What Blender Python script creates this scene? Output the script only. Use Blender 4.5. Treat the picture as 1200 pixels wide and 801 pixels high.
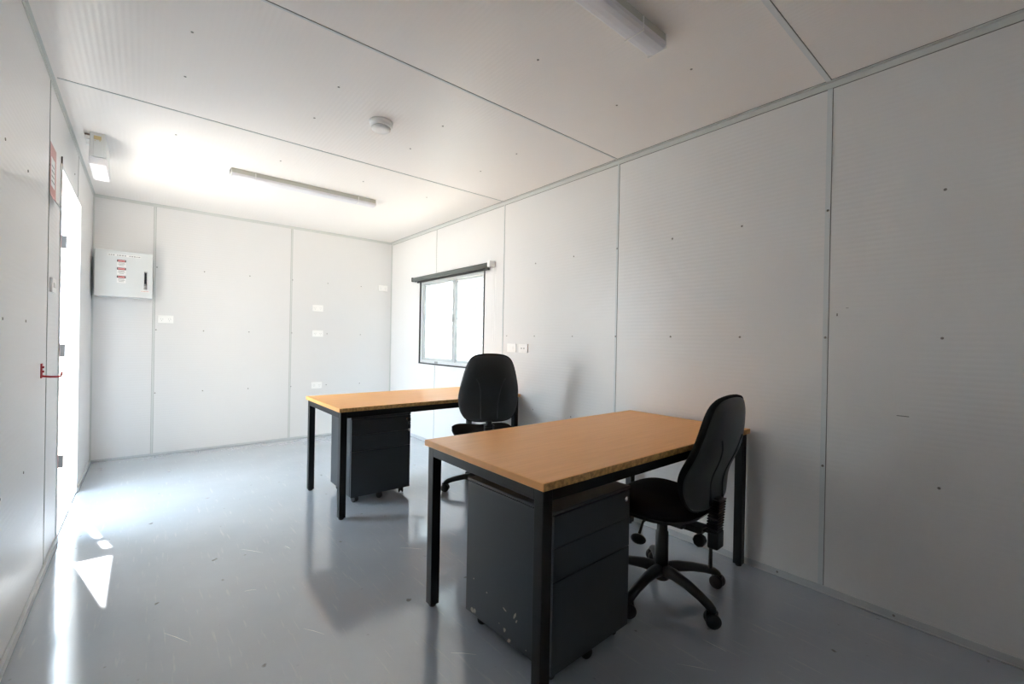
import bpy, bmesh, math, random
from mathutils import Vector, Matrix, Euler
random.seed(7)
for o in list(bpy.data.objects): bpy.data.objects.remove(o)
S = bpy.context.scene
COL = S.collection
PI = math.pi
# ------------------------------------------------------------------ camera
W, L, H = 2.833, 6.043, 2.40           # room: x 0..W, y 0..L, z 0..H
cd = bpy.data.cameras.new('camera'); cam = bpy.data.objects.new('camera', cd); COL.objects.link(cam)
cd.sensor_width = 36; cd.lens = 15.513; cd.clip_start = .02
R3 = Matrix(((0.76801114, -0.01251625, -0.64031417), (-0.64016882, 0.01389973, -0.76810851), (0.01851403, 0.99982506, 0.00266263)))
cam.matrix_world = Matrix.Translation((0.36407, 0.61376, 1.15726)) @ R3.to_4x4()
S.camera = cam
# ------------------------------------------------------------------ light
SKY = 1.8; SUN = 5.2; EXPO = 3.22
S.view_settings.view_transform = 'Standard'; S.view_settings.look = 'None'
S.view_settings.exposure = EXPO; S.view_settings.gamma = 1; S.view_settings.use_curve_mapping = False
wd = bpy.data.worlds.new('sky'); S.world = wd; wd.use_nodes = True
bg = wd.node_tree.nodes['Background']; bg.inputs[0].default_value = (.72, .87, 1.0, 1); bg.inputs[1].default_value = SKY
sl = bpy.data.lights.new('sun', 'SUN'); so = bpy.data.objects.new('sun', sl); COL.objects.link(so)
sl.energy = SUN; sl.angle = .0093; sl.color = (1, .95, .88)
so.rotation_euler = Vector((.24, -.97, -1.60)).to_track_quat('-Z', 'Y').to_euler(); so.location = (-2, 9, 8)
def portal(name, loc, rot, sx, sy):
    l = bpy.data.lights.new(name, 'AREA'); l.shape = 'RECTANGLE'; l.size = sx; l.size_y = sy; l.cycles.is_portal = True
    o = bpy.data.objects.new(name, l); COL.objects.link(o); o.location = loc; o.rotation_euler = rot
#portal('sky_portal_door', (-.06, 4.58, 1.04), (0, -PI/2, 0), 2.1, 1.0)
#portal('sky_portal_window', (W+.06, 4.63, 1.36), (0, PI/2, 0), .98, 1.28)
S.cycles.max_bounces = 14; S.cycles.diffuse_bounces = 10; S.cycles.glossy_bounces = 6; S.cycles.transmission_bounces = 8
S.cycles.sample_clamp_indirect = 12; S.cycles.use_denoising = True; S.cycles.caustics_reflective = False; S.cycles.caustics_refractive = False
# ------------------------------------------------------------------ materials
def mat(name, col, rough=.5, metal=0, spec=.5, **k):
    m = bpy.data.materials.new(name); m.use_nodes = True; nt = m.node_tree; b = nt.nodes['Principled BSDF']
    b.inputs['Roughness'].default_value = rough; b.inputs['Metallic'].default_value = metal; b.inputs['Specular IOR Level'].default_value = spec
    c = (*col, 1); b.inputs['Base Color'].default_value = c
    tc = nt.nodes.new('ShaderNodeTexCoord'); n = nt.nodes.new('ShaderNodeTexNoise')
    nt.links.new(tc.outputs['Object'], n.inputs['Vector']); n.inputs['Scale'].default_value = k.get('scale', 6); n.inputs['Detail'].default_value = 3
    mx = nt.nodes.new('ShaderNodeMix'); mx.data_type = 'RGBA'; v = k.get('var', .04)
    mx.inputs[6].default_value = (*[x*(1-v) for x in col], 1); mx.inputs[7].default_value = (*[min(1, x*(1+v)) for x in col], 1)
    nt.links.new(n.outputs['Fac'], mx.inputs[0]); nt.links.new(mx.outputs[2], b.inputs['Base Color'])
    m['mx'] = 1
    if k.get('bump'):
        n2 = nt.nodes.new('ShaderNodeTexNoise'); n2.inputs['Scale'].default_value = k.get('bscale', 200); nt.links.new(tc.outputs['Object'], n2.inputs['Vector'])
        bp = nt.nodes.new('ShaderNodeBump'); bp.inputs['Strength'].default_value = k['bump']; bp.inputs['Distance'].default_value = k.get('bdist', .002)
        nt.links.new(n2.outputs['Fac'], bp.inputs['Height']); nt.links.new(bp.outputs['Normal'], b.inputs['Normal'])
    return m
def panel_mat(name, col, axis, rough=.36):
    """pre-painted steel sandwich panel: faint micro-rib lines pressed in the sheet"""
    m = mat(name, col, rough, var=.012, scale=1.2); nt = m.node_tree; b = nt.nodes['Principled BSDF']
    tc = nt.nodes.new('ShaderNodeTexCoord')
    w = nt.nodes.new('ShaderNodeTexWave'); w.bands_direction = axis; w.inputs['Scale'].default_value = 14; w.inputs['Distortion'].default_value = .15
    nt.links.new(tc.outputs['Object'], w.inputs['Vector'])
    bp = nt.nodes.new('ShaderNodeBump'); bp.inputs['Strength'].default_value = .35; bp.inputs['Distance'].default_value = .0008
    n = nt.nodes.new('ShaderNodeTexNoise'); n.inputs['Scale'].default_value = 1.6; nt.links.new(tc.outputs['Object'], n.inputs['Vector'])
    bp2 = nt.nodes.new('ShaderNodeBump'); bp2.inputs['Strength'].default_value = .12; bp2.inputs['Distance'].default_value = .02
    nt.links.new(n.outputs['Fac'], bp2.inputs['Height']); nt.links.new(bp2.outputs['Normal'], bp.inputs['Normal'])
    nt.links.new(w.outputs['Fac'], bp.inputs['Height']); nt.links.new(bp.outputs['Normal'], b.inputs['Normal'])
    return m
M_wall = panel_mat('wall_panel', (.79, .785, .78), 'Z', .32)
M_ceil = panel_mat('ceiling_panel', (.94, .905, .875), 'X', .34)
M_trim = mat('painted_trim', (.66, .68, .66), .4)
M_strip = mat('joiner_strip', (.68, .72, .73), .35)
M_cstrip = mat('ceiling_joiner_strip', (.78, .81, .82), .35)
M_line = mat('joint_shadow_gap', (.20, .20, .19), .7)
M_base = mat('skirting', (.60, .62, .63), .35)
M_screw = mat('screw_head', (.30, .29, .27), .45, .4)
M_alu = mat('white_aluminium', (.68, .70, .705), .35)
M_blackrub = mat('black_rubber', (.02, .02, .022), .6)
M_blackmet = mat('black_powdercoat', (.006, .0075, .009), .42, spec=.3, bump=.08, bscale=300, bdist=.0005)
M_plast = mat('white_plastic', (.95, .945, .93), .35)
M_plastg = mat('grey_plastic', (.36, .37, .36), .45)
M_sash = mat('sash_aluminium', (.50, .52, .52), .4)
M_fix = mat('fitting_metal', (.58, .59, .54), .45)
M_diff = mat('opal_diffuser', (.80, .80, .84), .3)
M_ply = mat('black_chair_plastic', (.013, .014, .015), .42, bump=.25, bscale=500, bdist=.0006)
M_shell = mat('textured_back_shell', (.024, .027, .030), .40, bump=.3, bscale=420, bdist=.0008)
M_fab = mat('black_chair_fabric', (.008, .008, .009), .95, spec=.15, bump=.6, bscale=700, bdist=.001)
M_chrome = mat('chrome', (.75, .74, .72), .18, 1)
M_red = mat('red_paint', (.50, .02, .03), .4)
M_blindf = mat('blind_fabric', (.10, .115, .11), .6)
M_box = mat('switchboard_enamel', (.71, .735, .735), .38)
M_white = mat('label_white', (.85, .85, .84), .5)
M_lred = mat('label_red', (.60, .05, .05), .5)
M_pink = mat('notice_red', (.60, .30, .28), .5)
M_dark = mat('label_ink', (.04, .04, .04), .6)
M_yel = mat('label_yellow', (.60, .50, .26), .5)
M_door = mat('door_white', (.80, .81, .80), .4)
M_lock = mat('lock_dark', (.01, .01, .01), .3)
M_brown = mat('fitting_cap_brown', (.22, .15, .12), .6)

def wood():
    m = bpy.data.materials.new('beech_laminate'); m.use_nodes = True; nt = m.node_tree; b = nt.nodes['Principled BSDF']
    tc = nt.nodes.new('ShaderNodeTexCoord'); mp = nt.nodes.new('ShaderNodeMapping'); mp.inputs['Scale'].default_value = (1.2, 26, 6)
    n = nt.nodes.new('ShaderNodeTexNoise'); n.inputs['Scale'].default_value = 3; n.inputs['Detail'].default_value = 6; n.inputs['Distortion'].default_value = .6
    nt.links.new(tc.outputs['Object'], mp.inputs[0]); nt.links.new(mp.outputs[0], n.inputs['Vector'])
    r = nt.nodes.new('ShaderNodeValToRGB'); r.color_ramp.elements[0].color = (.86, .38, .085, 1); r.color_ramp.elements[1].color = (.95, .455, .12, 1)
    r.color_ramp.elements[0].position = .3; r.color_ramp.elements[1].position = .7
    nt.links.new(n.outputs['Fac'], r.inputs[0]); nt.links.new(r.outputs[0], b.inputs['Base Color'])
    b.inputs['Roughness'].default_value = .36; b.inputs['Specular IOR Level'].default_value = .32
    return m
M_wood = wood()
def edge():
    m = bpy.data.materials.new('worn_board_edge'); m.use_nodes = True; nt = m.node_tree; b = nt.nodes['Principled BSDF']
    tc = nt.nodes.new('ShaderNodeTexCoord'); n = nt.nodes.new('ShaderNodeTexNoise'); n.inputs['Scale'].default_value = 90; n.inputs['Detail'].default_value = 4
    nt.links.new(tc.outputs['Object'], n.inputs['Vector'])
    r = nt.nodes.new('ShaderNodeValToRGB'); r.color_ramp.elements[0].color = (.38, .20, .065, 1); r.color_ramp.elements[1].color = (.68, .39, .15, 1)
    r.color_ramp.elements[0].position = .35; r.color_ramp.elements[1].position = .65
    nt.links.new(n.outputs['Fac'], r.inputs[0]); nt.links.new(r.outputs[0], b.inputs['Base Color']); b.inputs['Roughness'].default_value = .6
    return m
M_edge = edge()
M_lip = mat('beech_lipping', (.88, .42, .13), .42, var=.12, scale=14)

def floor_mat():
    m = bpy.data.materials.new('grey_sheet_vinyl'); m.use_nodes = True; nt = m.node_tree; b = nt.nodes['Principled BSDF']; N = nt.nodes.new; K = nt.links.new
    tc = N('ShaderNodeTexCoord')
    n = N('ShaderNodeTexNoise'); n.inputs['Scale'].default_value = 1.8; n.inputs['Detail'].default_value = 6; K(tc.outputs['Object'], n.inputs['Vector'])
    r = N('ShaderNodeValToRGB'); r.color_ramp.elements[0].color = (.35, .39, .44, 1); r.color_ramp.elements[1].color = (.395, .435, .485, 1)
    r.color_ramp.elements[0].position = .3; r.color_ramp.elements[1].position = .7; K(n.outputs['Fac'], r.inputs[0])
    # worn scuffs, long and thin
    mp = N('ShaderNodeMapping'); mp.inputs['Rotation'].default_value = (0, 0, .55); mp.inputs['Scale'].default_value = (26, 2.4, 1); K(tc.outputs['Object'], mp.inputs[0])
    s = N('ShaderNodeTexNoise'); s.inputs['Scale'].default_value = 2.2; s.inputs['Detail'].default_value = 5; K(mp.outputs[0], s.inputs['Vector'])
    sr = N('ShaderNodeValToRGB'); sr.color_ramp.elements[0].position = .61; sr.color_ramp.elements[1].position = .70; K(s.outputs['Fac'], sr.inputs[0])
    mx = N('ShaderNodeMix'); mx.data_type = 'RGBA'; mx.inputs[7].default_value = (.62, .61, .59, 1)
    ml = N('ShaderNodeMath'); ml.operation = 'MULTIPLY'; ml.inputs[1].default_value = .22; K(sr.outputs[0], ml.inputs[0]); K(ml.outputs[0], mx.inputs[0]); K(r.outputs[0], mx.inputs[6])
    # small dark specks
    v = N('ShaderNodeTexNoise'); v.inputs['Scale'].default_value = 16; v.inputs['Detail'].default_value = 2; K(tc.outputs['Object'], v.inputs['Vector'])
    vr = N('ShaderNodeValToRGB'); vr.color_ramp.elements[0].position = .72; vr.color_ramp.elements[1].position = .77; K(v.outputs['Fac'], vr.inputs[0])
    m2 = N('ShaderNodeMix'); m2.data_type = 'RGBA'; m2.inputs[7].default_value = (.20, .20, .20, 1); K(vr.outputs[0], m2.inputs[0]); K(mx.outputs[2], m2.inputs[6]); K(m2.outputs[2], b.inputs['Base Color'])
    rr = N('ShaderNodeMapRange'); rr.inputs['To Min'].default_value = .07; rr.inputs['To Max'].default_value = .15; K(n.outputs['Fac'], rr.inputs['Value']); K(rr.outputs[0], b.inputs['Roughness'])
    b.inputs['Specular IOR Level'].default_value = .8; b.inputs['Coat Weight'].default_value = 1; b.inputs['Coat IOR'].default_value = 1.5; b.inputs['Coat Roughness'].default_value = .13
    bn = N('ShaderNodeTexNoise'); bn.inputs['Scale'].default_value = 22; bn.inputs['Detail'].default_value = 3; K(tc.outputs['Object'], bn.inputs['Vector'])
    bp = N('ShaderNodeBump'); bp.inputs['Strength'].default_value = .12; bp.inputs['Distance'].default_value = .004; K(bn.outputs['Fac'], bp.inputs['Height']); K(bp.outputs['Normal'], b.inputs['Normal'])
    return m
M_floor = floor_mat()

def floor_marks():
    par = bpy.data.objects['floor']
    bm = B((1.205, 1.2065, .1, 3.2, -.0005, .0002)); obj('vinyl_seam', bm, mat('vinyl_seam', (.27, .29, .31), .4), par)
    ms = mat('pale_scratch', (.56, .57, .58), .5); rnd = random.Random(5)
    for k in range(16):
        x, y = rnd.uniform(.5, 2.2), rnd.uniform(1.3, 3.3); a = rnd.gauss(2.2, .25); l = rnd.uniform(.03, .16)
        p = [(x, y, 0), (x+l*.5*math.cos(a), y+l*.5*math.sin(a)+.004, 0), (x+l*math.cos(a), y+l*math.sin(a), 0)]
        obj('scratch', tube(p, [(.0004, .0003), (.0012, .0004), (.0004, .0003)], 6), ms, par)
def ped_mat(name, chips):
    m = bpy.data.materials.new(name); m.use_nodes = True; nt = m.node_tree; b = nt.nodes['Principled BSDF']; N = nt.nodes.new; K = nt.links.new
    tc = N('ShaderNodeTexCoord'); n = N('ShaderNodeTexNoise'); n.inputs['Scale'].default_value = 5; n.inputs['Detail'].default_value = 4; K(tc.outputs['Object'], n.inputs['Vector'])
    mx = N('ShaderNodeMix'); mx.data_type = 'RGBA'; mx.inputs[6].default_value = (.021, .027, .034, 1); mx.inputs[7].default_value = (.028, .035, .043, 1); K(n.outputs['Fac'], mx.inputs[0])
    out = mx.outputs[2]
    if chips:
        v = N('ShaderNodeTexNoise'); v.inputs['Scale'].default_value = 13; v.inputs['Detail'].default_value = 3; v.inputs['Distortion'].default_value = .4; K(tc.outputs['Object'], v.inputs['Vector'])
        sp = N('ShaderNodeSeparateXYZ'); K(tc.outputs['Object'], sp.inputs[0])
        zr = N('ShaderNodeMapRange'); zr.inputs['From Min'].default_value = .05; zr.inputs['From Max'].default_value = .32; zr.inputs['To Min'].default_value = .07; zr.inputs['To Max'].default_value = -.06; K(sp.outputs['Z'], zr.inputs['Value'])
        ad = N('ShaderNodeMath'); ad.operation = 'ADD'; K(v.outputs['Fac'], ad.inputs[0]); K(zr.outputs[0], ad.inputs[1])
        cr = N('ShaderNodeValToRGB'); cr.color_ramp.elements[0].position = .735; cr.color_ramp.elements[1].position = .75; K(ad.outputs[0], cr.inputs[0])
        m2 = N('ShaderNodeMix'); m2.data_type = 'RGBA'; m2.inputs[7].default_value = (.38, .33, .27, 1); K(cr.outputs[0], m2.inputs[0]); K(out, m2.inputs[6]); out = m2.outputs[2]
    K(out, b.inputs['Base Color']); b.inputs['Roughness'].default_value = .38
    return m
M_ped = ped_mat('charcoal_enamel', False); M_pedw = ped_mat('charcoal_enamel_worn', False)
M_chip = mat('bare_primer', (.36, .32, .27), .7, var=.25, scale=60)
M_gap = mat('drawer_gap', (.004, .004, .005), .8)

def glass_mat():
    m = bpy.data.materials.new('window_glass'); m.use_nodes = True; nt = m.node_tree
    for n in list(nt.nodes): nt.nodes.remove(n)
    o = nt.nodes.new('ShaderNodeOutputMaterial'); t = nt.nodes.new('ShaderNodeBsdfTransparent'); g = nt.nodes.new('ShaderNodeBsdfGlossy')
    g.inputs['Roughness'].default_value = .02; t.inputs[0].default_value = (.84, .87, .87, 1)
    f = nt.nodes.new('ShaderNodeFresnel'); f.inputs[0].default_value = 1.45; mx = nt.nodes.new('ShaderNodeMixShader')
    gm = nt.nodes.new('ShaderNodeNewGeometry'); iv = nt.nodes.new('ShaderNodeMath'); iv.operation = 'SUBTRACT'; iv.inputs[0].default_value = 1
    ml = nt.nodes.new('ShaderNodeMath'); ml.operation = 'MULTIPLY'; nt.links.new(gm.outputs['Backfacing'], iv.inputs[1]); nt.links.new(iv.outputs[0], ml.inputs[0]); nt.links.new(f.outputs[0], ml.inputs[1])
    nt.links.new(ml.outputs[0], mx.inputs[0]); nt.links.new(t.outputs[0], mx.inputs[1]); nt.links.new(g.outputs[0], mx.inputs[2]); nt.links.new(mx.outputs[0], o.inputs[0])
    return m
M_glass = glass_mat()
M_ground = mat('pale_gravel', (.64, .575, .495), .9, var=.15, scale=30)
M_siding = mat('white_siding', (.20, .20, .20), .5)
M_nglass = mat('neighbour_glass', (.30, .38, .46), .2)
M_step = mat('galvanised_step', (.11, .105, .10), .5, .3)

# ------------------------------------------------------------------ helpers
def obj(name, bm, m, parent=None, smooth=False, bevel=0, loc=None):
    me = bpy.data.meshes.new(name); bmesh.ops.recalc_face_normals(bm, faces=bm.faces); bm.to_mesh(me); bm.free()
    for mm in (m if isinstance(m, (list, tuple)) else [m]): me.materials.append(mm)
    if smooth:
        for p in me.polygons: p.use_smooth = True
    o = bpy.data.objects.new(name, me); COL.objects.link(o)
    if parent: o.parent = parent
    if loc: o.location = loc
    if bevel:
        b = o.modifiers.new('bevel', 'BEVEL'); b.width = bevel; b.segments = 2; b.limit_method = 'ANGLE'; b.angle_limit = .6
        for p in me.polygons: p.use_smooth = True
        wn = o.modifiers.new('wn', 'WEIGHTED_NORMAL'); wn.keep_sharp = True
    return o
def B(*boxes, M=None, bm=None, mi=0):
    """boxes as (x0,x1,y0,y1,z0,z1)"""
    bm = bm or bmesh.new()
    for (x0, x1, y0, y1, z0, z1) in boxes:
        vs = [bm.verts.new(Vector(c)) for c in ((x0,y0,z0),(x1,y0,z0),(x1,y1,z0),(x0,y1,z0),(x0,y0,z1),(x1,y0,z1),(x1,y1,z1),(x0,y1,z1))]
        if M:
            for v in vs: v.co = M @ v.co
        for f in ((0,3,2,1),(4,5,6,7),(0,1,5,4),(1,2,6,5),(2,3,7,6),(3,0,4,7)):
            fc = bm.faces.new([vs[i] for i in f]); fc.material_index = mi
    return bm
def tube(pts, rad, n=12, bm=None, closed=True):
    bm = bm or bmesh.new(); pts = [Vector(p) for p in pts]; rings = []
    if not isinstance(rad, (list, tuple)): rad = [rad]*len(pts)
    up = None
    for i, p in enumerate(pts):
        d = (pts[min(i+1, len(pts)-1)] - pts[max(i-1, 0)]).normalized()
        if up is None: up = Vector((0,0,1)) if abs(d.z) < .9 else Vector((1,0,0))
        a = d.cross(up).normalized(); b = a.cross(d).normalized(); up = b
        ra, rb = rad[i] if isinstance(rad[i], (tuple, list)) else (rad[i], rad[i])
        rings.append([bm.verts.new(p + a*ra*math.cos(2*PI*k/n) + b*rb*math.sin(2*PI*k/n)) for k in range(n)])
    for i in range(len(rings)-1):
        for k in range(n): bm.faces.new((rings[i][k], rings[i][(k+1)%n], rings[i+1][(k+1)%n], rings[i+1][k]))
    if closed: bm.faces.new(rings[0][::-1]); bm.faces.new(rings[-1])
    return bm
def lathe(prof, n=32, M=None, bm=None):
    """prof: (r,z) bottom to top; M maps local (z axis) to place"""
    bm = bm or bmesh.new(); rings = []
    for r, z in prof:
        rings.append([bm.verts.new((r*math.cos(2*PI*k/n), r*math.sin(2*PI*k/n), z)) for k in range(n)])
    for i in range(len(rings)-1):
        for k in range(n): bm.faces.new((rings[i][k], rings[i][(k+1)%n], rings[i+1][(k+1)%n], rings[i+1][k]))
    bm.faces.new(rings[0][::-1]); bm.faces.new(rings[-1])
    if M:
        for ring in rings:
            for v in ring: v.co = M @ v.co
    return bm
def axisM(p, d):
    return Matrix.Translation(p) @ Vector(d).to_track_quat('Z', 'Y').to_matrix().to_4x4()
def catmull(pts, n=6, closed=False):
    out = []; P = [Vector(p) for p in pts]; m = len(P)
    for i in range(m if closed else m-1):
        p0 = P[(i-1)%m] if closed or i > 0 else P[0]; p1 = P[i]; p2 = P[(i+1)%m]; p3 = P[(i+2)%m] if closed or i+2 < m else P[-1]
        for k in range(n):
            t = k/n; out.append(.5*((2*p1)+(-p0+p2)*t+(2*p0-5*p1+4*p2-p3)*t*t+(-p0+3*p1-3*p2+p3)*t**3))
    if not closed: out.append(P[-1])
    return out
def pad(outline, centre, top, bot, place, rings=12):
    """closed cushion: outline list of 2-vectors; top/bot give height for (u,v,s), s 1 edge .. 0 centre"""
    bm = bmesh.new(); n = len(outline); c = Vector(centre); T = []; Bt = []
    for r in range(rings):
        s = math.sin((1 - r/rings)*PI/2)
        T.append([]); Bt.append([])
        for p in outline:
            q = c + (Vector(p)-c)*s
            T[-1].append(bm.verts.new(place(q.x, q.y, top(q.x, q.y, s)))); Bt[-1].append(bm.verts.new(place(q.x, q.y, bot(q.x, q.y, s))))
    tc_ = bm.verts.new(place(c.x, c.y, top(c.x, c.y, 0))); bc = bm.verts.new(place(c.x, c.y, bot(c.x, c.y, 0)))
    for A, cc in ((T, tc_), (Bt, bc)):
        for r in range(rings-1):
            for k in range(n): bm.faces.new((A[r][k], A[r][(k+1)%n], A[r+1][(k+1)%n], A[r+1][k]))
        for k in range(n): bm.faces.new((A[-1][k], A[-1][(k+1)%n], cc))
    for k in range(n): bm.faces.new((T[0][k], T[0][(k+1)%n], Bt[0][(k+1)%n], Bt[0][k]))
    return bm
def thing(name, label, cat, loc=(0,0,0), rz=0, group=None):
    o = bpy.data.objects.new(name, None); COL.objects.link(o); o.empty_display_size = .1
    o.location = loc; o.rotation_euler = (0,0,rz); return tag(o, label, cat, group)
def tag(o, label, cat, group=None):
    o['label'] = label; o['category'] = cat
    if group: o['group'] = group
    return o
def struct(o, label=None):
    o['kind'] = 'structure'
    if label: o['label'] = label
    return o
def copy_tree(o, parent=None):
    c = o.copy(); COL.objects.link(c); c.parent = parent
    for ch in list(o.children): copy_tree(ch, c)
    return c

# ------------------------------------------------------------------ room shell
T = .06
DY0, DY1, DZ = 4.10, 5.06, 2.07
WY0, WY1, WZ0, WZ1 = 4.00, 5.262, .885, 1.835
wl = struct(obj('wall_left', B((-T,0,-.02,DY0-.022,-.1,H), (-T,0,DY1+.03,L+T,-.1,H), (-T,0,DY0-.022,DY1+.03,DZ+.02,H), (-T,0,DY0-.022,DY1+.03,-.1,-.012)), M_wall), 'pale grey insulated panel wall with the open doorway')
wr = struct(obj('wall_right', B((W,W+T,-.02,WY0,-.1,H), (W,W+T,WY1,L+T,-.1,H), (W,W+T,WY0,WY1,-.1,WZ0), (W,W+T,WY0,WY1,WZ1,H)), M_wall), 'long pale grey panel wall with the sliding window')
wb = struct(obj('wall_back', B((0,W,L,L+T,-.1,H)), M_wall), 'far end wall with the switchboard')
wf = struct(obj('wall_front', B((0,W,-.02,.02,-.1,H)), M_wall))
ce = struct(obj('ceiling', B((-T,W+T,-.02,L+T,H,H+.08)), M_ceil), 'off white panel ceiling')
fl = struct(obj('floor', B((0,W,0,L,-.1,0)), M_floor), 'glossy scuffed grey vinyl floor')
trim_n = [0]
def trim(bm, m=M_trim, bevel=.0015):
    trim_n[0] += 1; return struct(obj('trim_%d' % trim_n[0], bm, m, bevel=bevel))
Y1, Y2, Y3, Y0 = 3.71, 2.473, 1.267, 4.905
def joint_r(y, w):
    bm = B((W-.0025, W, y-w/2, y+w/2, .035, H-.028)); B((W-.0012, W, y-w/2-.0025, y-w/2, .035, H-.032), bm=bm, mi=1)
    trim(bm, [M_strip, M_line], 0)
joint_r(Y3, .021); joint_r(Y2, .014); joint_r(Y1, .010)
for z0, z1 in ((.035, WZ0-.012), (WZ1+.012, H-.028)):
    bm = B((W-.0022, W, Y0-.004, Y0+.004, z0, z1)); B((W-.0009, W, Y0-.006, Y0+.006, z0, z1), bm=bm, mi=1); trim(bm, [M_trim, M_line], 0)
def joint_l(y, w, z0=.03):
    bm = B((0, .002, y-w/2, y+w/2, z0, H-.02)); B((0, .0009, y-w/2-.003, y+w/2+.003, z0, H-.02), bm=bm, mi=1); trim(bm, [M_trim, M_line], 0)
joint_l(Y1, .008)
joint_l(4.90, .006, DZ+.01); joint_l(Y2, .012); joint_l(Y3, .012)
for x in (.431, 1.632):
    bm = B((x-.008, x+.008, L-.002, L, .02, H-.025)); B((x-.0095, x+.0095, L-.0009, L, .02, H-.025), bm=bm, mi=1); trim(bm, [M_trim, M_line], 0)
for y, w in ((Y1, .006), (Y2, .010), (Y3, .020), (Y0, .0)):
    if w:
        bm = B((.022, W-.022, y-w/2, y+w/2, H-.0025, H)); B((.022, W-.022, y-w/2-.0025, y-w/2, H-.0012, H), bm=bm, mi=1); trim(bm, [M_cstrip, M_line], 0)
# cornice angles
_b = B((W-.024, W, 0, L, H-.003, H), (W-.006, W, 0, L, H-.030, H-.003)); B((W-.0266, W-.024, 0, L, H-.001, H), (W-.002, W, 0, L, H-.0325, H-.030), bm=_b, mi=1); trim(_b, [M_trim, M_line], 0)
trim(B((.0, .014, 0, L, H-.002, H), (0, .003, 0, L, H-.022, H-.002)))
trim(B((.014, W-.022, L-.012, L, H-.002, H), (.003, W-.003, L-.003, L, H-.028, H-.002)))
# corner angles
trim(B((W-.014, W-.0, L-.003, L, .02, H-.034), (W-.003, W, L-.014, L-.003, .02, H-.03)))
trim(B((0, .012, L-.003, L, .02, H-.03), (0, .003, L-.012, L-.003, .02, H-.03)))
# baseboards
def board(name, bm): return struct(obj(name, bm, M_base, bevel=.002))
board('baseboard_right', B((W-.006, W, 0, L, 0, .034), (W-.010, W-.006, 0, L, 0, .006)))
board('baseboard_back', B((.008, W-.01, L-.006, L, 0, .02)))
board('baseboard_left', B((0, .014, 0, DY0-.03, 0, .030)))
board('baseboard_left.001', B((0, .010, DY1+.03, L-.006, 0, .030)))
# screws
def disc(p, d, r=.0055, h=.002): return lathe([(r, 0), (r*.9, h*.7), (r*.35, h)], 10, axisM(p, d))
sc0 = obj('screw_head', disc((0,0,0), (0,0,1)), M_screw, wr, smooth=True)
first = True
def screw(p, d, par):
    global first
    if first: o = sc0; first = False
    else: o = sc0.copy(); COL.objects.link(o)
    o.parent = par; o.location = p; o.rotation_euler = Vector(d).to_track_quat('Z', 'Y').to_euler()
for z in (.595, 1.20, 1.798):
    for y in (.87, 1.657, 2.065, 2.87, 3.29): screw((W, y, z), (-1,0,0), wr)
    screw((W-.0025, Y3, z), (-1,0,0), wr); screw((W-.0025, Y2, z), (-1,0,0), wr)
    if z != 1.798: screw((W, Y1-.06, z), (-1,0,0), wr)
    for y in (2.835, 3.21): screw((0, y, z), (1,0,0), wl)
    for x in (.825, 1.225, 2.03, 2.43): screw((x, L, z), (0,-1,0), wb)
    screw((.45, L-.002, z), (0,-1,0), wb); screw((1.645, L-.002, z), (0,-1,0), wb)
for x in (.50, 1.09, 1.685, 2.25):
    for y in (1.645, 2.055, 2.865, 3.273, 4.08): screw((x, y, H), (0,0,-1), ce)
screw((.003, 3.70, 1.97), (1,0,0), wl); screw((0, 4.70, 2.20), (1,0,0), wl); screw((.33, 3.71, H), (0,0,-1), ce)
for y in (1.0, 1.45, .55): screw((W-.006, y, .02), (-1,0,0), wr)
# scratch marks on the right wall
obj('scuff_mark', B((W-.0006, W, .965, 1.005, .868, .871)), M_line, wr)
obj('scuff_mark', B((W-.0006, W, 1.22, 1.225, 1.30, 1.312), (W-.0006, W, 1.18, 1.19, 1.335, 1.337)), M_screw, wr)

floor_marks()
# ------------------------------------------------------------------ door
def door():
    g = struct(bpy.data.objects.new('door_1', None), 'open doorway with white outward-swung door leaf'); COL.objects.link(g); g.location = (0, DY1, 0)
    def P(n, bm, m, par=g, **k):
        for v in bm.verts: v.co -= Vector((0, DY1, 0))
        return obj(n, bm, m, par, **k)
    P('door_frame', B((-T-.005, .004, DY0-.022, DY0, 0, DZ+.02), (-T-.005, .004, DY1, DY1+.03, 0, DZ+.02), (-T-.005, .004, DY0, DY1, DZ, DZ+.02)), M_alu, bevel=.002)
    P('red_edge_strip', B((-.01, .0055, DY0-.004, DY0+.001, .02, DZ-.02)), M_pink)
    P('gasket', B((-.01, .0058, DY0-.004, DY0+.001, DZ-.02, DZ+.06)), M_blackrub)
    P('threshold', B((-T-.03, 0, DY0, DY1, -.01, .012)), M_alu, bevel=.002)
    leaf = P('door_leaf', B((-1.00, -.105, DY1+.012, DY1+.052, .03, 2.25)), M_door, bevel=.003)
    for z in (.24, 1.03, 1.80):
        h = B((-.101, -.068, DY1+.006, DY1+.016, z-.045, z+.045)); 
        for v in h.verts: v.co -= Vector((0, DY1, 0))
        obj('hinge', h, M_blackrub, leaf, bevel=.001)
    obj('sun_gap_block', B((-.108, -.064, .004, .016, 2.065, 2.25)), M_alu, leaf, bevel=.001)  # added block closing the hinge gap, breaks the sun strip on the floor
    hb = lathe([(.024, 0), (.024, .01), (.012, .014), (.012, .04), (.026, .05), (.026, .065)], 20, axisM((-.94, .012, 1.0), (0,-1,0)))
    obj('door_knob', hb, M_chrome, leaf, smooth=True)
door()
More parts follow.
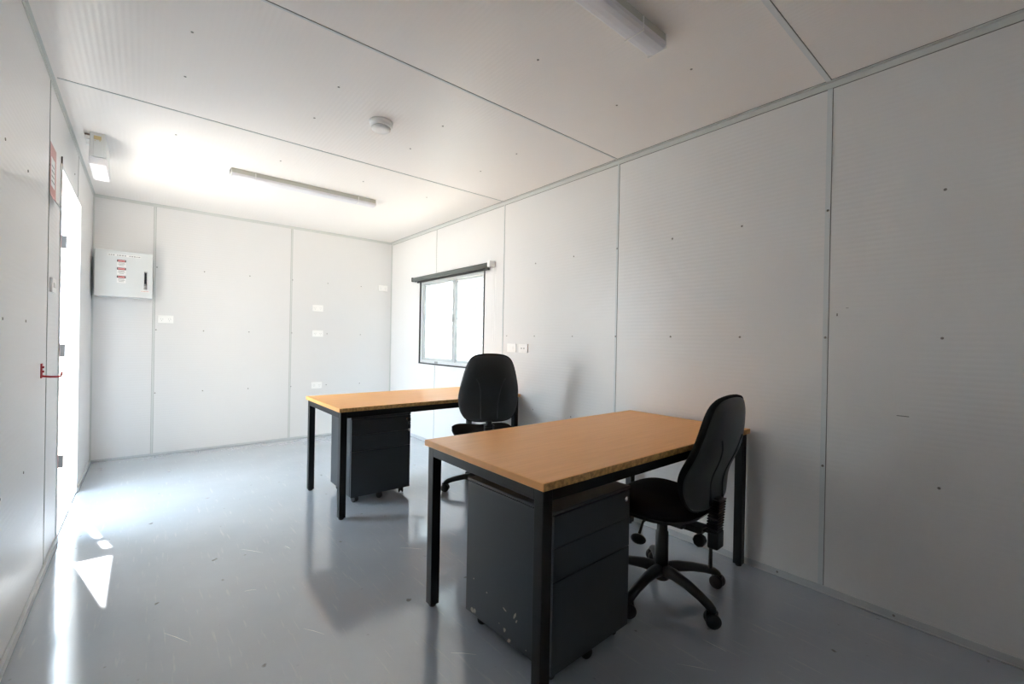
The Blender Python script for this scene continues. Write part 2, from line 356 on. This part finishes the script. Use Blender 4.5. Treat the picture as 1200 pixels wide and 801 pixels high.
# ------------------------------------------------------------------ window
def window():
    g = struct(bpy.data.objects.new('window_1', None), 'white aluminium sliding window with black edging'); COL.objects.link(g); g.location = (W, (WY0+WY1)/2, WZ0)
    O = Vector(g.location)
    def P(n, bm, m, par=g, **k):
        for v in bm.verts: v.co -= O
        return obj(n, bm, m, par, **k)
    y0, y1, z0, z1 = WY0, WY1, WZ0, WZ1; e = .010
    P('edge_trim', B((W-.004, W+.010, y0-e, y0+.004, z0-e, z1+e), (W-.004, W+.010, y1-.004, y1+e, z0-e, z1+e), (W-.004, W+.010, y0, y1, z0-e, z0+.002), (W-.004, W+.010, y0, y1, z1-.002, z1+e)), M_blackrub, bevel=.001)
    f0, f1 = W+.010, W+.065
    P('window_frame', B((f0, f1, y0+.004, y0+.034, z0+.002, z1-.002), (f0, f1, y1-.034, y1-.004, z0+.002, z1-.002), (f0, f1, y0+.034, y1-.034, z0+.002, z0+.034), (f0, f1, y0+.034, y1-.034, z1-.046, z1-.002)), M_alu, bevel=.002)
    ym = 4.575
    s1 = P('sliding_sash', B((W+.022, W+.038, ym-.03, ym+.012, z0+.034, z1-.046), (W+.022, W+.038, y1-.075, y1-.034, z0+.034, z1-.046), (W+.022, W+.038, ym+.012, y1-.075, z0+.034, z0+.062), (W+.022, W+.038, ym+.012, y1-.075, z1-.062, z1-.046)), M_sash, bevel=.0015)
    s2 = P('fixed_sash', B((W+.042, W+.058, y0+.034, y0+.06, z0+.034, z1-.046), (W+.042, W+.058, ym-.03, ym+.0, z0+.034, z1-.046), (W+.042, W+.058, y0+.06, ym-.03, z0+.034, z0+.058), (W+.042, W+.058, y0+.06, ym-.03, z1-.06, z1-.046)), M_sash, bevel=.0015)
    P('glass_pane', B((W+.029, W+.032, ym+.012, y1-.075, z0+.062, z1-.062)), M_glass, s1)
    P('glass_pane', B((W+.049, W+.052, y0+.06, ym-.03, z0+.058, z1-.06)), M_glass, s2)
    P('sash_lock', B((W+.010, W+.022, ym-.026, ym+.008, 1.345, 1.425)), M_plastg, s1, bevel=.002)
    P('sash_gasket', B((W+.0205, W+.0225, y1-.079, y1-.073, z0+.062, z1-.062), (W+.0205, W+.0225, ym+.010, ym+.014, z0+.062, z1-.062)), M_plastg, s1)
    P('frame_catch', B((f0-.006, f0+.002, 4.86, 4.92, z0+.006, z0+.028)), M_plastg, bevel=.002)
window()
def blind():
    x = W-.036; z = 1.853
    t = thing('roller_blind', 'dark grey rolled-up roller blind above the sliding window', 'blind', (W, 4.6, z))
    O = Vector(t.location)
    def P(n, bm, m, par=t, **k):
        for v in bm.verts: v.co -= O
        return obj(n, bm, m, par, **k)
    P('blind_roll', lathe([(.010, 0), (.024, .002), (.024, 1.478), (.010, 1.48)], 28, axisM((x, 3.875, z), (0,1,0))), M_blindf, smooth=True)
    P('bottom_rail', B((W-.028, W-.012, 3.90, 5.30, z-.043, z-.022)), M_blackrub, bevel=.004)
    P('bracket', B((W-.066, W, 3.835, 3.875, z-.024, z+.030)), M_plast, bevel=.005)
    P('bracket', B((W-.062, W, 5.355, 5.375, z-.024, z+.024)), M_blackrub, bevel=.003)
    bm = bmesh.new()
    for y in (3.83, 3.80):
        for k in range(60):
            bmesh.ops.create_icosphere(bm, subdivisions=1, radius=.0022, matrix=Matrix.Translation((W-.020, y, z-.02-.0115*k)))
        tube([(W-.020, y, z-.02), (W-.020, y, z-.70)], .0008, 6, bm)
    P('bead_chain', bm, M_plast)
blind()
# ------------------------------------------------------------------ outside
struct(obj('ground', B((-40, 40, -40, 40, -.36, -.30)), M_ground), 'pale gravel yard outside')
def outside():
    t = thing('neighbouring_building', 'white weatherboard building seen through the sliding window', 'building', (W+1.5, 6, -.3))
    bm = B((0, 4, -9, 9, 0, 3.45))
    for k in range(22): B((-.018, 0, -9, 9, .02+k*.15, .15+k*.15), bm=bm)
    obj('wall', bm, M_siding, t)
    obj('roof', B((-.15, 4.2, -9.2, 9.2, 3.45, 3.57)), M_step, t)
    f = obj('window', B((-.05, .0, 3.4, 4.9, 1.05, 1.85)), M_alu, t)
    obj('pane', B((-.055, -.045, 3.45, 4.85, 1.10, 1.80)), M_nglass, f)
outside()
struct(obj('sky_blocker_hut', B((-6.5, -2.2, -6, 1.4, -.3, 5.2)), mat('sky_blocker_cladding', (.36, .35, .33), .7), bevel=.01), 'added hut-shaped sky blocker outside the doorway, out of view')  # added unseen block, keeps direct skylight off the far wall
def step():
    t = thing('entry_step', 'unseen galvanised entry step outside the doorway, enlarged and darkened to cut ceiling bounce', 'step', (-.80, 4.52, -.3))
    obj('tread', B((-.70, .67, -.65, .50, .20, .24)), M_step, t, bevel=.004)  # unseen tread, widened and kept dark to cut bounce onto the ceiling
    for sx in (-.66, .58):
        for sy in (-.60, .42): obj('leg', B((sx, sx+.04, sy, sy+.04, 0, .20)), M_step, t, bevel=.003)
step()

# ------------------------------------------------------------------ desks
def desk(label, y0, z, x0=1.31, x1=2.812, d=.745):
    t = thing('desk', label, 'desk', ((x0+x1)/2, y0+d/2, 0), 0, 'beech topped desks with black steel frames')
    w2, d2 = (x1-x0)/2, d/2; th = .025
    obj('desktop', B((-w2+.003, w2-.003, -d2+.0025, d2-.003, z-th, z)), M_wood, t, bevel=.0015)
    obj('front_edge', B((-w2+.003, w2-.003, -d2, -d2+.0024, z-th, z-.001)), M_edge, t, bevel=.0008)
    obj('lipping', B((-w2, -w2+.003, -d2, d2, z-th, z-.0008), (w2-.003, w2, -d2, d2, z-th, z-.0008), (-w2+.003, w2-.003, d2-.003, d2, z-th, z-.0008)), M_lip, t, bevel=.0008)
    lw = .042; ix, iy = w2-.012, d2-.012; zt = z-th
    for sx in (-1, 1):
        for sy in (-1, 1):
            xa, xb = sorted((sx*ix, sx*(ix-lw))); ya, yb = sorted((sy*iy, sy*(iy-lw)))
            lg = obj('leg', B((xa, xb, ya, yb, .012, zt)), M_blackmet, t, bevel=.0025)
            obj('foot_glide', lathe([(.013, 0), (.016, .003), (.016, .012)], 16, Matrix.Translation(((xa+xb)/2, (ya+yb)/2, 0))), M_blackrub, lg, smooth=True)
    for sy in (-1, 1):
        ya, yb = sorted((sy*iy, sy*(iy-.03))); obj('frame_rail', B((-ix+lw, ix-lw, ya, yb, zt-.042, zt)), M_blackmet, t, bevel=.0025)
    for sx in (-1, 1):
        xa, xb = sorted((sx*ix, sx*(ix-.03))); obj('frame_rail', B((xa, xb, -iy+lw, iy-lw, zt-.042, zt)), M_blackmet, t, bevel=.0025)
    return t
desk('nearer beech desk with black legs and worn front edge, closest to the camera', 1.585, .720)
desk('farther beech desk with black legs standing below the window', 3.425, .711)

# ------------------------------------------------------------------ pedestals
def caster(par, p, ang, r=.022, w=.011, name='caster', mt=None):
    """small twin wheel caster, p at the floor contact centre"""
    m = mt or M_blackrub; c = Vector(p); a = Vector((math.cos(ang), math.sin(ang), 0))
    st = lathe([(.007, 0), (.007, r+.016), (.004, r+.017)], 12, Matrix.Translation(c+Vector((0,0,r+.004))))
    hood = B((-.006, .006, -r*.85, r*.7, r*.7, r*2.15), M=Matrix.Translation(c) @ Matrix.Rotation(ang, 4, 'Z'), bm=st)
    cs = obj(name, hood, m, par, bevel=.001)
    for s in (-1, 1):
        wb_ = lathe([(r*.55, 0), (r*.93, .001), (r, .003), (r, w-.003), (r*.92, w)] , 24, axisM(c + a*s*(.006) + Vector((0,0,r)), a*s))
        obj('wheel', wb_, m, cs, smooth=True)
    return cs
def pedestal(label, x, y, rz, w, d, h, keys, chipped):
    t = thing('mobile_pedestal', label, 'drawer unit', (x, y, 0), rz, 'charcoal mobile drawer units under the desks')
    m = M_pedw if chipped else M_ped; z0 = .052
    obj('body', B((0, .02, .018, d, z0, h-.014), (w-.02, w, .018, d, z0, h-.014), (.02, w-.02, d-.015, d, z0, h-.014), (.02, w-.02, .018, d-.015, z0, z0+.02), (.02, w-.02, .03, d-.015, z0+.02, h-.014)), m, t, bevel=.002)
    obj('top_panel', B((-.001, w+.001, .0, d, h-.012, h)), M_ped, t, bevel=.003)
    H1 = (h-.014-z0)
    e = [z0-.004, z0+.58*H1, z0+.79*H1, h-.016]
    for k in range(3):
        g0 = .003 if k != 1 else .0008; g1 = .003 if k == 2 else (.003 if k == 0 else .0008)
        za, zb = e[k]+(.0 if k == 0 else .002), e[k+1]-(.002 if k == 0 else .0008)
        dr = obj('drawer', B((.003, w-.003, 0, .018, za, zb)), m, t, bevel=.0008)
        if k == 2:
            zc = zb-.030; xc = w-.028
            lk = obj('lock', lathe([(.010, 0), (.010, .003), (.007, .004)], 20, axisM((xc, 0, zc), (0,-1,0))), M_chrome, dr, smooth=True)
            if keys:
                kb = B((xc-.0008, xc+.0008, -.022, -.003, zc-.004, zc+.004))
                obj('key', kb, M_chrome, dr)
                hd = B((xc-.012, xc+.012, -.034, -.020, zc-.013, zc+.013)); obj('key_head', hd, M_lock, dr, bevel=.004)
                rg = tube([(xc+.002+.010*math.sin(a), -.030, zc-.024+.012*math.cos(a)) for a in [2*PI*i/20 for i in range(21)]], .001, 6)
                obj('key_ring', rg, M_chrome, dr)
                obj('spare_key', B((xc-.012, xc+.012, -.033, -.026, zc-.064, zc-.034)), M_lock, dr, bevel=.004)
                obj('spare_key_blade', B((xc-.004, xc+.003, -.0305, -.0285, zc-.086, zc-.064)), M_chrome, dr)
    if chipped:
        rnd = random.Random(11)
        for (cy, cz, ry, rz_, rot) in ((.437, .068, .012, .010, .5), (.420, .074, .007, .010, -.4), (.237, .163, .012, .004, .3), (.182, .166, .005, .015, .5), (.172, .150, .003, .008, .5), (.236, .088, .007, .008, 0), (.210, .062, .006, .013, .6), (.345, .179, .004, .003, 0), (.430, .198, .003, .003, 0), (.268, .098, .002, .002, 0), (.12, .075, .004, .002, .2)):
            bm = bmesh.new(); ring = []
            for k in range(9):
                a = 2*PI*k/9; q = rnd.uniform(.65, 1.15); u, v = ry*q*math.cos(a), rz_*q*math.sin(a)
                ring.append((cy+u*math.cos(rot)-v*math.sin(rot), cz+u*math.sin(rot)+v*math.cos(rot)))
            fa = [bm.verts.new((-.0005, u, v)) for u, v in ring]; fb = [bm.verts.new((.0002, u, v)) for u, v in ring]
            bm.faces.new(fa); bm.faces.new(fb[::-1])
            for k in range(9): bm.faces.new((fa[k], fa[(k+1) % 9], fb[(k+1) % 9], fb[k]))
            obj('paint_chip', bm, M_chip, t)
    for i, (cx, cy, a) in enumerate(((.05, .05, .4), (w-.05, .05, -.3), (.05, d-.05, 1.0), (w-.05, d-.05, .2), (w/2, .035, 1.2))):
        caster(t, (cx, cy, 0), a)
    return t
pedestal('chipped charcoal drawer unit beneath the nearer desk with a bare silver lock', 1.4075, 1.634, .027, .4405, .4824, .595, False, True)
pedestal('charcoal drawer unit beneath the farther desk with keys hanging in its lock', 1.470, 3.657, -.0128, .4477, .4325, .6035, True, False)

# ------------------------------------------------------------------ chairs
def chair(label, cx, cy, yaw, star, sh, bz, lean, bel=.055, bh=.50, seat_fwd=.03):
    t = thing('office_chair', label, 'chair', (cx, cy, 0), yaw, 'black swivel office chairs')
    # star base
    R_ = .285
    bm = lathe([(.030, .06), (.036, .065), (.036, .125), (.028, .135)], 24)
    for k in range(5):
        a = star - yaw + k*2*PI/5; c, s = math.cos(a), math.sin(a)
        prof = [(.02, .105, .030, .028), (.08, .112, .026, .025), (.15, .106, .023, .021), (.22, .092, .021, .019), (.265, .078, .020, .018), (R_, .068, .020, .014), (R_+.014, .058, .010, .008)]
        tube([(r*c, r*s, z) for r, z, _, _ in prof], [(p[2], p[3]) for p in prof], 14, bm)
    obj('star_base', bm, M_ply, t, smooth=True)
    for k in range(5):
        a = star - yaw + k*2*PI/5
        caster(t, (R_*math.cos(a), R_*math.sin(a), 0), math.radians(209)-yaw+(.25, -.45, .5, -.2, .35)[k], .030, .019, mt=M_ply)
    obj('gas_lift', lathe([(.031, .12), (.029, .28), (.024, .285), (.024, sh-.10)], 24), M_ply, t, smooth=True)
    # mechanism
    obj('tilt_mechanism', B((-.07, .07, -.13, .13, sh-.125, sh-.095), (-.035, .035, -.20, -.05, sh-.135, sh-.105)), M_ply, t, bevel=.006)
    # seat
    n = 56; ol = []
    for k in range(n):
        a = 2*PI*k/n; c, s = math.cos(a), math.sin(a); e = 2/3.0
        ol.append((.238*abs(c)**e*(1 if c > 0 else -1), seat_fwd+.228*abs(s)**e*(1 if s > 0 else -1)))
    def stop(u, v, s): 
        f = (v-seat_fwd)/.228
        return sh - .022*(1-abs(u)/.24) - .030*max(0, f)**3 - .028*s**8 + .006*math.sin(f*2)
    def sbot(u, v, s): return sh-.066-.010*max(0, (v-seat_fwd)/.228)**3 + .014*s**10
    obj('seat', pad(ol, (0, seat_fwd), stop, sbot, lambda u, v, w: Vector((u, v, w))), M_fab, t, smooth=True)
    obj('seat_pan', pad([(x*.96, (y-seat_fwd)*.96+seat_fwd) for x, y in ol], (0, seat_fwd), lambda u, v, s: sh-.058, lambda u, v, s: sh-.098+.028*s**4, lambda u, v, w: Vector((u, v, w))), M_ply, t, smooth=True)
    # backrest
    k_ = bh/.505
    half = [(0, 0), (.10, .002), (.168, .020), (.208, .075), (.222, .15), (.217, .235), (.198, .33), (.172, .42), (.142, .472), (.09, .498), (0, .506)]
    full = half + [(-x, y) for x, y in half[-2:0:-1]]
    bo = [Vector((p.x, p.y*k_)) for p in catmull([(x, y, 0) for x, y in full], 4, True)]
    cb = (0, .23*k_); ca, sa = math.cos(lean), math.sin(lean); yb = -.235
    def place(u, v, w):
        w += .55*u*u*(1.1-.9*v/bh*.5) + .030*math.exp(-((v-.13)/.10)**2) + .10*max(0, v-.30)**1.5
        return Vector((u, yb - v*sa + w*ca, bz + v*ca + w*sa))
    obj('backrest', pad([(x*.99, (y-cb[1])*1.0+cb[1]) for x, y in bo], cb, lambda u, v, s: .010+.050*(1-s**6)**.6 if s < 1 else .012, lambda u, v, s: .002, place), M_fab, t, smooth=True)
    sh_ = obj('back_shell', pad([(x*.985, (y-cb[1])*.965+cb[1]) for x, y in bo], cb, lambda u, v, s: .008*s**3+.002, lambda u, v, s: -.019*(1-s**7) - .003 if s < 1 else -.001, place, 14), M_shell, t, smooth=True)
    bm = bmesh.new()
    for s in (-1, 1):
        pts = catmull([(s*u, v, 0) for u, v in ((.105, .33*k_), (.083, .29*k_), (.068, .22*k_), (.062, .12*k_), (.060, .03*k_))], 6)
        tube([place(p.x, p.y, -.0205) for p in pts], [(.0065, .0035)]*len(pts), 8, bm)
    obj('moulded_rib', bm, M_shell, sh_, smooth=True)
    # back support spine with ribbed bellows
    zs = sh-.115
    sp = [(0, -.10, zs), (0, -.20, zs-.005), (0, -.238, zs+.02), (0, -.242, zs+.08), (0, -.238, bz+bel*.8), (0, -.232, bz+bel+.02)]
    obj('back_support_bar', tube(catmull(sp, 5), [(.022, .007)]*26, 10), M_ply, t, smooth=True)
    bm = bmesh.new(); nb = 13; za, zb = sh-.115, bz+bel
    prof = []
    for k in range(nb):
        z = za + (zb-za)*k/nb; dz = (zb-za)/nb
        yy = -.240 - .012*k/nb
        B((-.036, .036, yy-.023, yy+.023, z, z+dz*.5), (-.024, .024, yy-.012, yy+.012, z+dz*.5, z+dz*1.02), bm=bm)
    obj('bellows_cover', bm, M_ply, t, bevel=.0015)
    obj('support_housing', B((-.034, .034, -.268, -.222, zs-.065, zs+.012)), M_ply, t, bevel=.008)
    obj('lever', tube([(-.02, -.235, zs-.04), (-.03, -.238, zs-.10), (-.03, -.238, zs-.145)], [.007, .008, .009], 10), M_ply, t, smooth=True)
    bm = lathe([(.014, -.01), (.026, 0), (.027, .028), (.02, .034)], 8, axisM((-.036, -.20, zs-.035), (-1,0,0)))
    obj('adjustment_knob', bm, M_ply, t, bevel=.003)
    bm = tube([(-.05, .02, zs+.012), (-.12, .03, zs-.01), (-.15, .03, zs-.055)], [.006, .006, .006], 8)
    obj('height_lever', bm, M_ply, t, smooth=True)
    obj('lever_paddle', lathe([(.010, 0), (.023, .003), (.023, .012), (.012, .016)], 16, axisM((-.152, .03, zs-.075), (-1,-.2,0)) @ Matrix.Scale(1.5, 4, (1,0,0))), M_ply, t, smooth=True)
    return t
chair('black office chair tucked in at the nearer desk, seen side on', 2.24, 1.74, math.radians(3), math.radians(-104), .47, .452, .17)
chair('black office chair at the farther desk, back turned to the camera', 2.39, 3.37, math.radians(-27), math.radians(150), .50, .565, .12, -.01)

# ------------------------------------------------------------------ wall fittings
def outlet(label, loc, rz, kind='outlet', w=.118, h=.074):
    nm = 'power_outlet' if kind == 'outlet' else ('light_switch' if kind == 'switch' else 'data_outlet')
    t = thing(nm, label, {'outlet': 'power outlet', 'switch': 'light switch', 'data': 'data outlet'}[kind], loc, rz)
    obj('face_plate', B((-w/2, w/2, -.011, 0, -h/2, h/2)), M_plast, t, bevel=.003)
    if kind == 'outlet':
        for sx in (-.5, .5):
            obj('rocker', B((sx*w*.62-.006, sx*w*.62+.006, -.0135, -.011, h*.16, h*.36)), M_plast, t, bevel=.001)
            bm = bmesh.new(); cx = sx*w*.5
            for a in (.5, -.5): B((-.0012, .0012, -.0114, -.011, -.0045, .0045), M=Matrix.Translation((cx-.008*(1 if a > 0 else -1), 0, .002)) @ Matrix.Rotation(a, 4, 'Y'), bm=bm)
            B((cx-.0012, cx+.0012, -.0114, -.011, -.018, -.009), bm=bm)
            obj('socket_slots', bm, M_plastg, t)
    elif kind == 'switch':
        for sx in (-1, 1): obj('rocker', B((sx*.02-.008, sx*.02+.008, -.0145, -.011, -.012, .012)), M_plast, t, bevel=.0015)
    else:
        for sx in (-1, 1): obj('data_jack', B((sx*.016-.006, sx*.016+.006, -.0116, -.0108, -.005, .005)), M_plastg, t)
    return t
outlet('white double power outlet by the right corner of the far wall, highest one', (2.712, L, 1.80), 0)
outlet('white double power outlet above another one, mid height right of the far wall joint', (1.920, L, 1.496), 0)
outlet('white double power outlet below its twin at desk-chest height on the far wall', (1.924, L, 1.200), 0)
outlet('white double power outlet low on the far wall just above the farther desk', (1.920, L, .597), 0)
outlet('white double power outlet on the far wall below the switchboard', (.521, L, 1.303), 0)
outlet('white switch plate on the right wall, left of the pair beside the window', (W, 3.572, 1.096), -PI/2, 'switch', .115)
outlet('white plate with two grey jacks, right of the pair beside the window', (W, 3.420, 1.095), -PI/2, 'data', .115)
outlet('white light switch on the left wall between panel joint and doorway', (0, 3.83, 1.395), PI/2, 'switch')

def switchboard():
    x0, x1, z0, z1, d = .027, .416, 1.486, 1.887, .20
    t = thing('electrical_switchboard', 'pale grey steel switchboard cabinet with red danger stickers on the far wall', 'electrical box', (x0, L, z0))
    w, h = x1-x0, z1-z0
    obj('cabinet', B((0, w, -d+.022, 0, 0, h)), M_box, t, bevel=.004)
    dr = obj('door', B((-.001, w+.001, -d, -d+.020, -.001, h+.001)), M_box, t, bevel=.004)
    obj('handle_plate', B((.327, .352, -d-.003, -d, .075, .235)), M_chrome, dr, bevel=.002)
    obj('handle', B((.333, .346, -d-.012, -d-.003, .125, .225)), M_lock, dr, bevel=.003)
    obj('handle_lock', lathe([(.007, 0), (.007, .005), (.004, .006)], 14, axisM((.3395, -d-.003, .10), (0,-1,0))), M_chrome, dr, smooth=True)
    obj('handle_sticker', B((.306, .368, -d-.0006, -d, .050, .064)), M_white, dr)
    bm = bmesh.new()
    for k in range(7): B((.310+k*.008, .315+k*.008, -d-.0009, -d-.0006, .054, .060), bm=bm)
    obj('sticker_text', bm, M_pink, dr)
    obj('title_strip', B((.085, .305, -d-.0006, -d, .352, .372)), M_white, dr)
    bm = bmesh.new(); rnd = random.Random(3); x = .09
    while x < .29:
        l = rnd.uniform(.006, .014)
        if rnd.random() < .75: B((x, x+l, -d-.0009, -d-.0006, .357, .366), bm=bm)
        x += l+.005
    obj('title_text', bm, M_plastg, dr)
    for k, zc in enumerate((.302, .232, .160)):
        st = obj('danger_sticker', B((.145, .205, -d-.0006, -d, zc-.040, zc+.022)), M_white, dr)
        obj('sticker_border', B((.145, .205, -d-.0009, -d-.0006, zc+.003, zc+.022)), M_dark, st)
        obj('sticker_oval', B((.152, .198, -d-.0012, -d-.0009, zc+.005, zc+.020)), M_lred, st)
        tx = bpy.data.curves.new('danger_text', 'FONT'); tx.body = 'DANGER'; tx.size = .0125; tx.align_x = 'CENTER'; tx.align_y = 'CENTER'; tx.extrude = .0001; tx.materials.append(M_white)
        tmp = bpy.data.objects.new('tmp_text', tx); COL.objects.link(tmp); tmp.data.extrude = .0001
        me = bpy.data.meshes.new_from_object(tmp.evaluated_get(bpy.context.evaluated_depsgraph_get())); bpy.data.objects.remove(tmp)
        to = bpy.data.objects.new('danger_text', me); COL.objects.link(to); to.parent = st; to.location = (.175, -d-.0014, zc+.0125); to.rotation_euler = (PI/2, 0, 0)
        bm = bmesh.new()
        for r in range(3):
            ww = (.020, .024, .016)[r]; B((.175-ww, .175+ww, -d-.0009, -d-.0006, zc-.008-r*.011, zc-.004-r*.011), bm=bm)
        obj('small_print', bm, M_plastg, st)
switchboard()

def batten(label, x0, x1, y0, y1, zb=2.343):
    t = thing('ceiling_light', label, 'light fitting', ((x0+x1)/2, (y0+y1)/2, H), 0, 'switched off batten lights on the ceiling')
    w, d, h = (x1-x0)/2, (y1-y0)/2, H-zb
    obj('housing', B((-w, w, -d, d, -h*.62, 0)), M_fix, t, bevel=.002)
    # diffuser, rounded trough section swept along x
    bm = bmesh.new(); sec = [(-d-.002, -h*.58), (-d-.002, -h*.85), (-d*.8, -h*.98), (-d*.3, -h*1.04), (d*.3, -h*1.04), (d*.8, -h*.98), (d+.002, -h*.85), (d+.002, -h*.58)]
    ra = [bm.verts.new((-w+.004, a, b)) for a, b in sec]; rb = [bm.verts.new((w-.004, a, b)) for a, b in sec]
    for k in range(len(sec)): bm.faces.new((ra[k], ra[(k+1) % len(sec)], rb[(k+1) % len(sec)], rb[k]))
    bm.faces.new(ra[::-1]); bm.faces.new(rb)
    obj('diffuser', bm, M_diff, t)
    for s in (-1, 1):
        xa, xb = sorted((s*w, s*(w-.004))); obj('end_cap', B((xa, xb, -d-.003, d+.003, -h*1.05, 0)), M_plast, t, bevel=.001)
        xc = s*(w-.16); obj('clip', B((xc-.002, xc+.002, -d-.004, -d+.001, -h*.9, -h*.1), (xc-.002, xc+.002, -d-.004, d+.003, -h*1.07, -h*1.0)), M_plast, t)
batten('long white batten light on the ceiling toward the far wall', .842, 1.952, 4.462, 4.545)
batten('long white batten light cut off by the top of the photo', .850, 1.960, 1.596, 1.676)

def smoke():
    t = thing('smoke_detector', 'round white smoke detector on the ceiling', 'smoke detector', (1.395, 3.062, H))
    obj('base', lathe([(.050, -.030), (.064, -.022), (.066, 0)], 40), M_plast, t, smooth=True)
    obj('vent_gap', lathe([(.046, -.034), (.048, -.028)], 32), M_plastg, t, smooth=True)
    obj('cap', lathe([(.025, -.052), (.046, -.050), (.053, -.044), (.053, -.034), (.045, -.033)][::1], 40), M_plast, t, smooth=True)
smoke()

def emergency():
    t = thing('emergency_light', 'boxy grey emergency light on the ceiling above the doorway', 'emergency light', (.128, 4.57, H))
    bm = bmesh.new()   # tapered housing
    def ring(y, top, bot, zt, zb): return [bm.verts.new(c) for c in ((-top, y, zt), (top, y, zt), (bot, y, zb), (-bot, y, zb))]
    a = ring(-.19, .036, .041, 0, -.150); b = ring(.19, .036, .041, 0, -.150)
    for k in range(4): bm.faces.new((a[k], a[(k+1) % 4], b[(k+1) % 4], b[k]))
    bm.faces.new(a[::-1]); bm.faces.new(b)
    hs = obj('housing', bm, M_box, t, bevel=.004)
    obj('front_panel', B((-.020, .022, -.193, -.190, -.150, -.02)), M_box, hs, bevel=.002)
    obj('rating_label', B((-.018, .016, -.1945, -.193, -.045, -.022), (-.014, -.010, -.1945, -.193, -.054, -.050), (.008, .012, -.1945, -.193, -.052, -.047)), M_yel, hs)
    obj('diffuser', B((-.041, .043, -.188, .19, -.200, -.150)), M_diff, t, bevel=.008)
    obj('conduit_box', B((-.066, -.037, -.14, -.08, -.030, 0), (-.060, -.037, -.12, -.09, -.062, -.030)), M_plast, t, bevel=.003)
    obj('conduit_cap', B((-.064, -.038, -.142, -.139, -.012, -.002)), M_brown, t)
emergency()

def notice():
    y0, y1, z0, z1 = 3.705, 3.888, 1.785, 2.085
    t = thing('wall_notice', 'red and white notice sheet on the left wall, its bottom edge curling off', 'notice', (0, (y0+y1)/2, z0))
    w = (y1-y0)/2; h = z1-z0
    def curl(z): return .003 + (.030*((.06-z)/.06)**2 if z < .06 else 0)
    def sheet(ya, yb, za, zb, off, th=.0006):
        bm = bmesh.new(); n = 16; rows = []
        for k in range(n+1):
            z = za+(zb-za)*k/n; x = curl(z)+off
            rows.append([bm.verts.new((x, ya, z)), bm.verts.new((x, yb, z)), bm.verts.new((x-th, yb, z)), bm.verts.new((x-th, ya, z))])
        for k in range(n):
            for j in range(4): bm.faces.new((rows[k][j], rows[k][(j+1) % 4], rows[k+1][(j+1) % 4], rows[k+1][j]))
        bm.faces.new(rows[0][::-1]); bm.faces.new(rows[-1])
        return bm
    obj('paper', sheet(-w, w, 0, h, 0), M_white, t)
    obj('red_border', sheet(-w, -w+.03, .004, h, .0007), M_pink, t); obj('red_border', sheet(w-.03, w, .004, h, .0007), M_pink, t)
    obj('red_header', sheet(-w+.03, w-.03, h-.06, h, .0007), M_pink, t); obj('red_footer', sheet(-w+.03, w-.03, .012, .095, .0007), M_pink, t)
    for k in range(4): obj('text_line', sheet(-w+.05, w-.05-.01*(k % 2), .12+k*.025, .126+k*.025, .0012), M_plastg, t)
notice()
def hook():
    t = thing('door_hold_hook', 'small red metal hook projecting from the left wall before the doorway', 'hook', (0, 3.57, .95))
    obj('mounting_plate', B((0, .004, -.018, .018, -.005, .062)), M_red, t, bevel=.001)
    obj('screw_boss', lathe([(.005, 0), (.005, .006)], 10, axisM((.004, 0, .045), (1,0,0))), M_red, t)
    obj('screw_boss', lathe([(.005, 0), (.005, .006)], 10, axisM((.004, 0, .025), (1,0,0))), M_red, t)
    obj('rod', tube(catmull([(.004, 0, .004), (.03, 0, .0), (.058, 0, .0), (.066, 0, .006), (.068, 0, .022)], 5), .0045, 10), M_red, t, smooth=True)
hook()
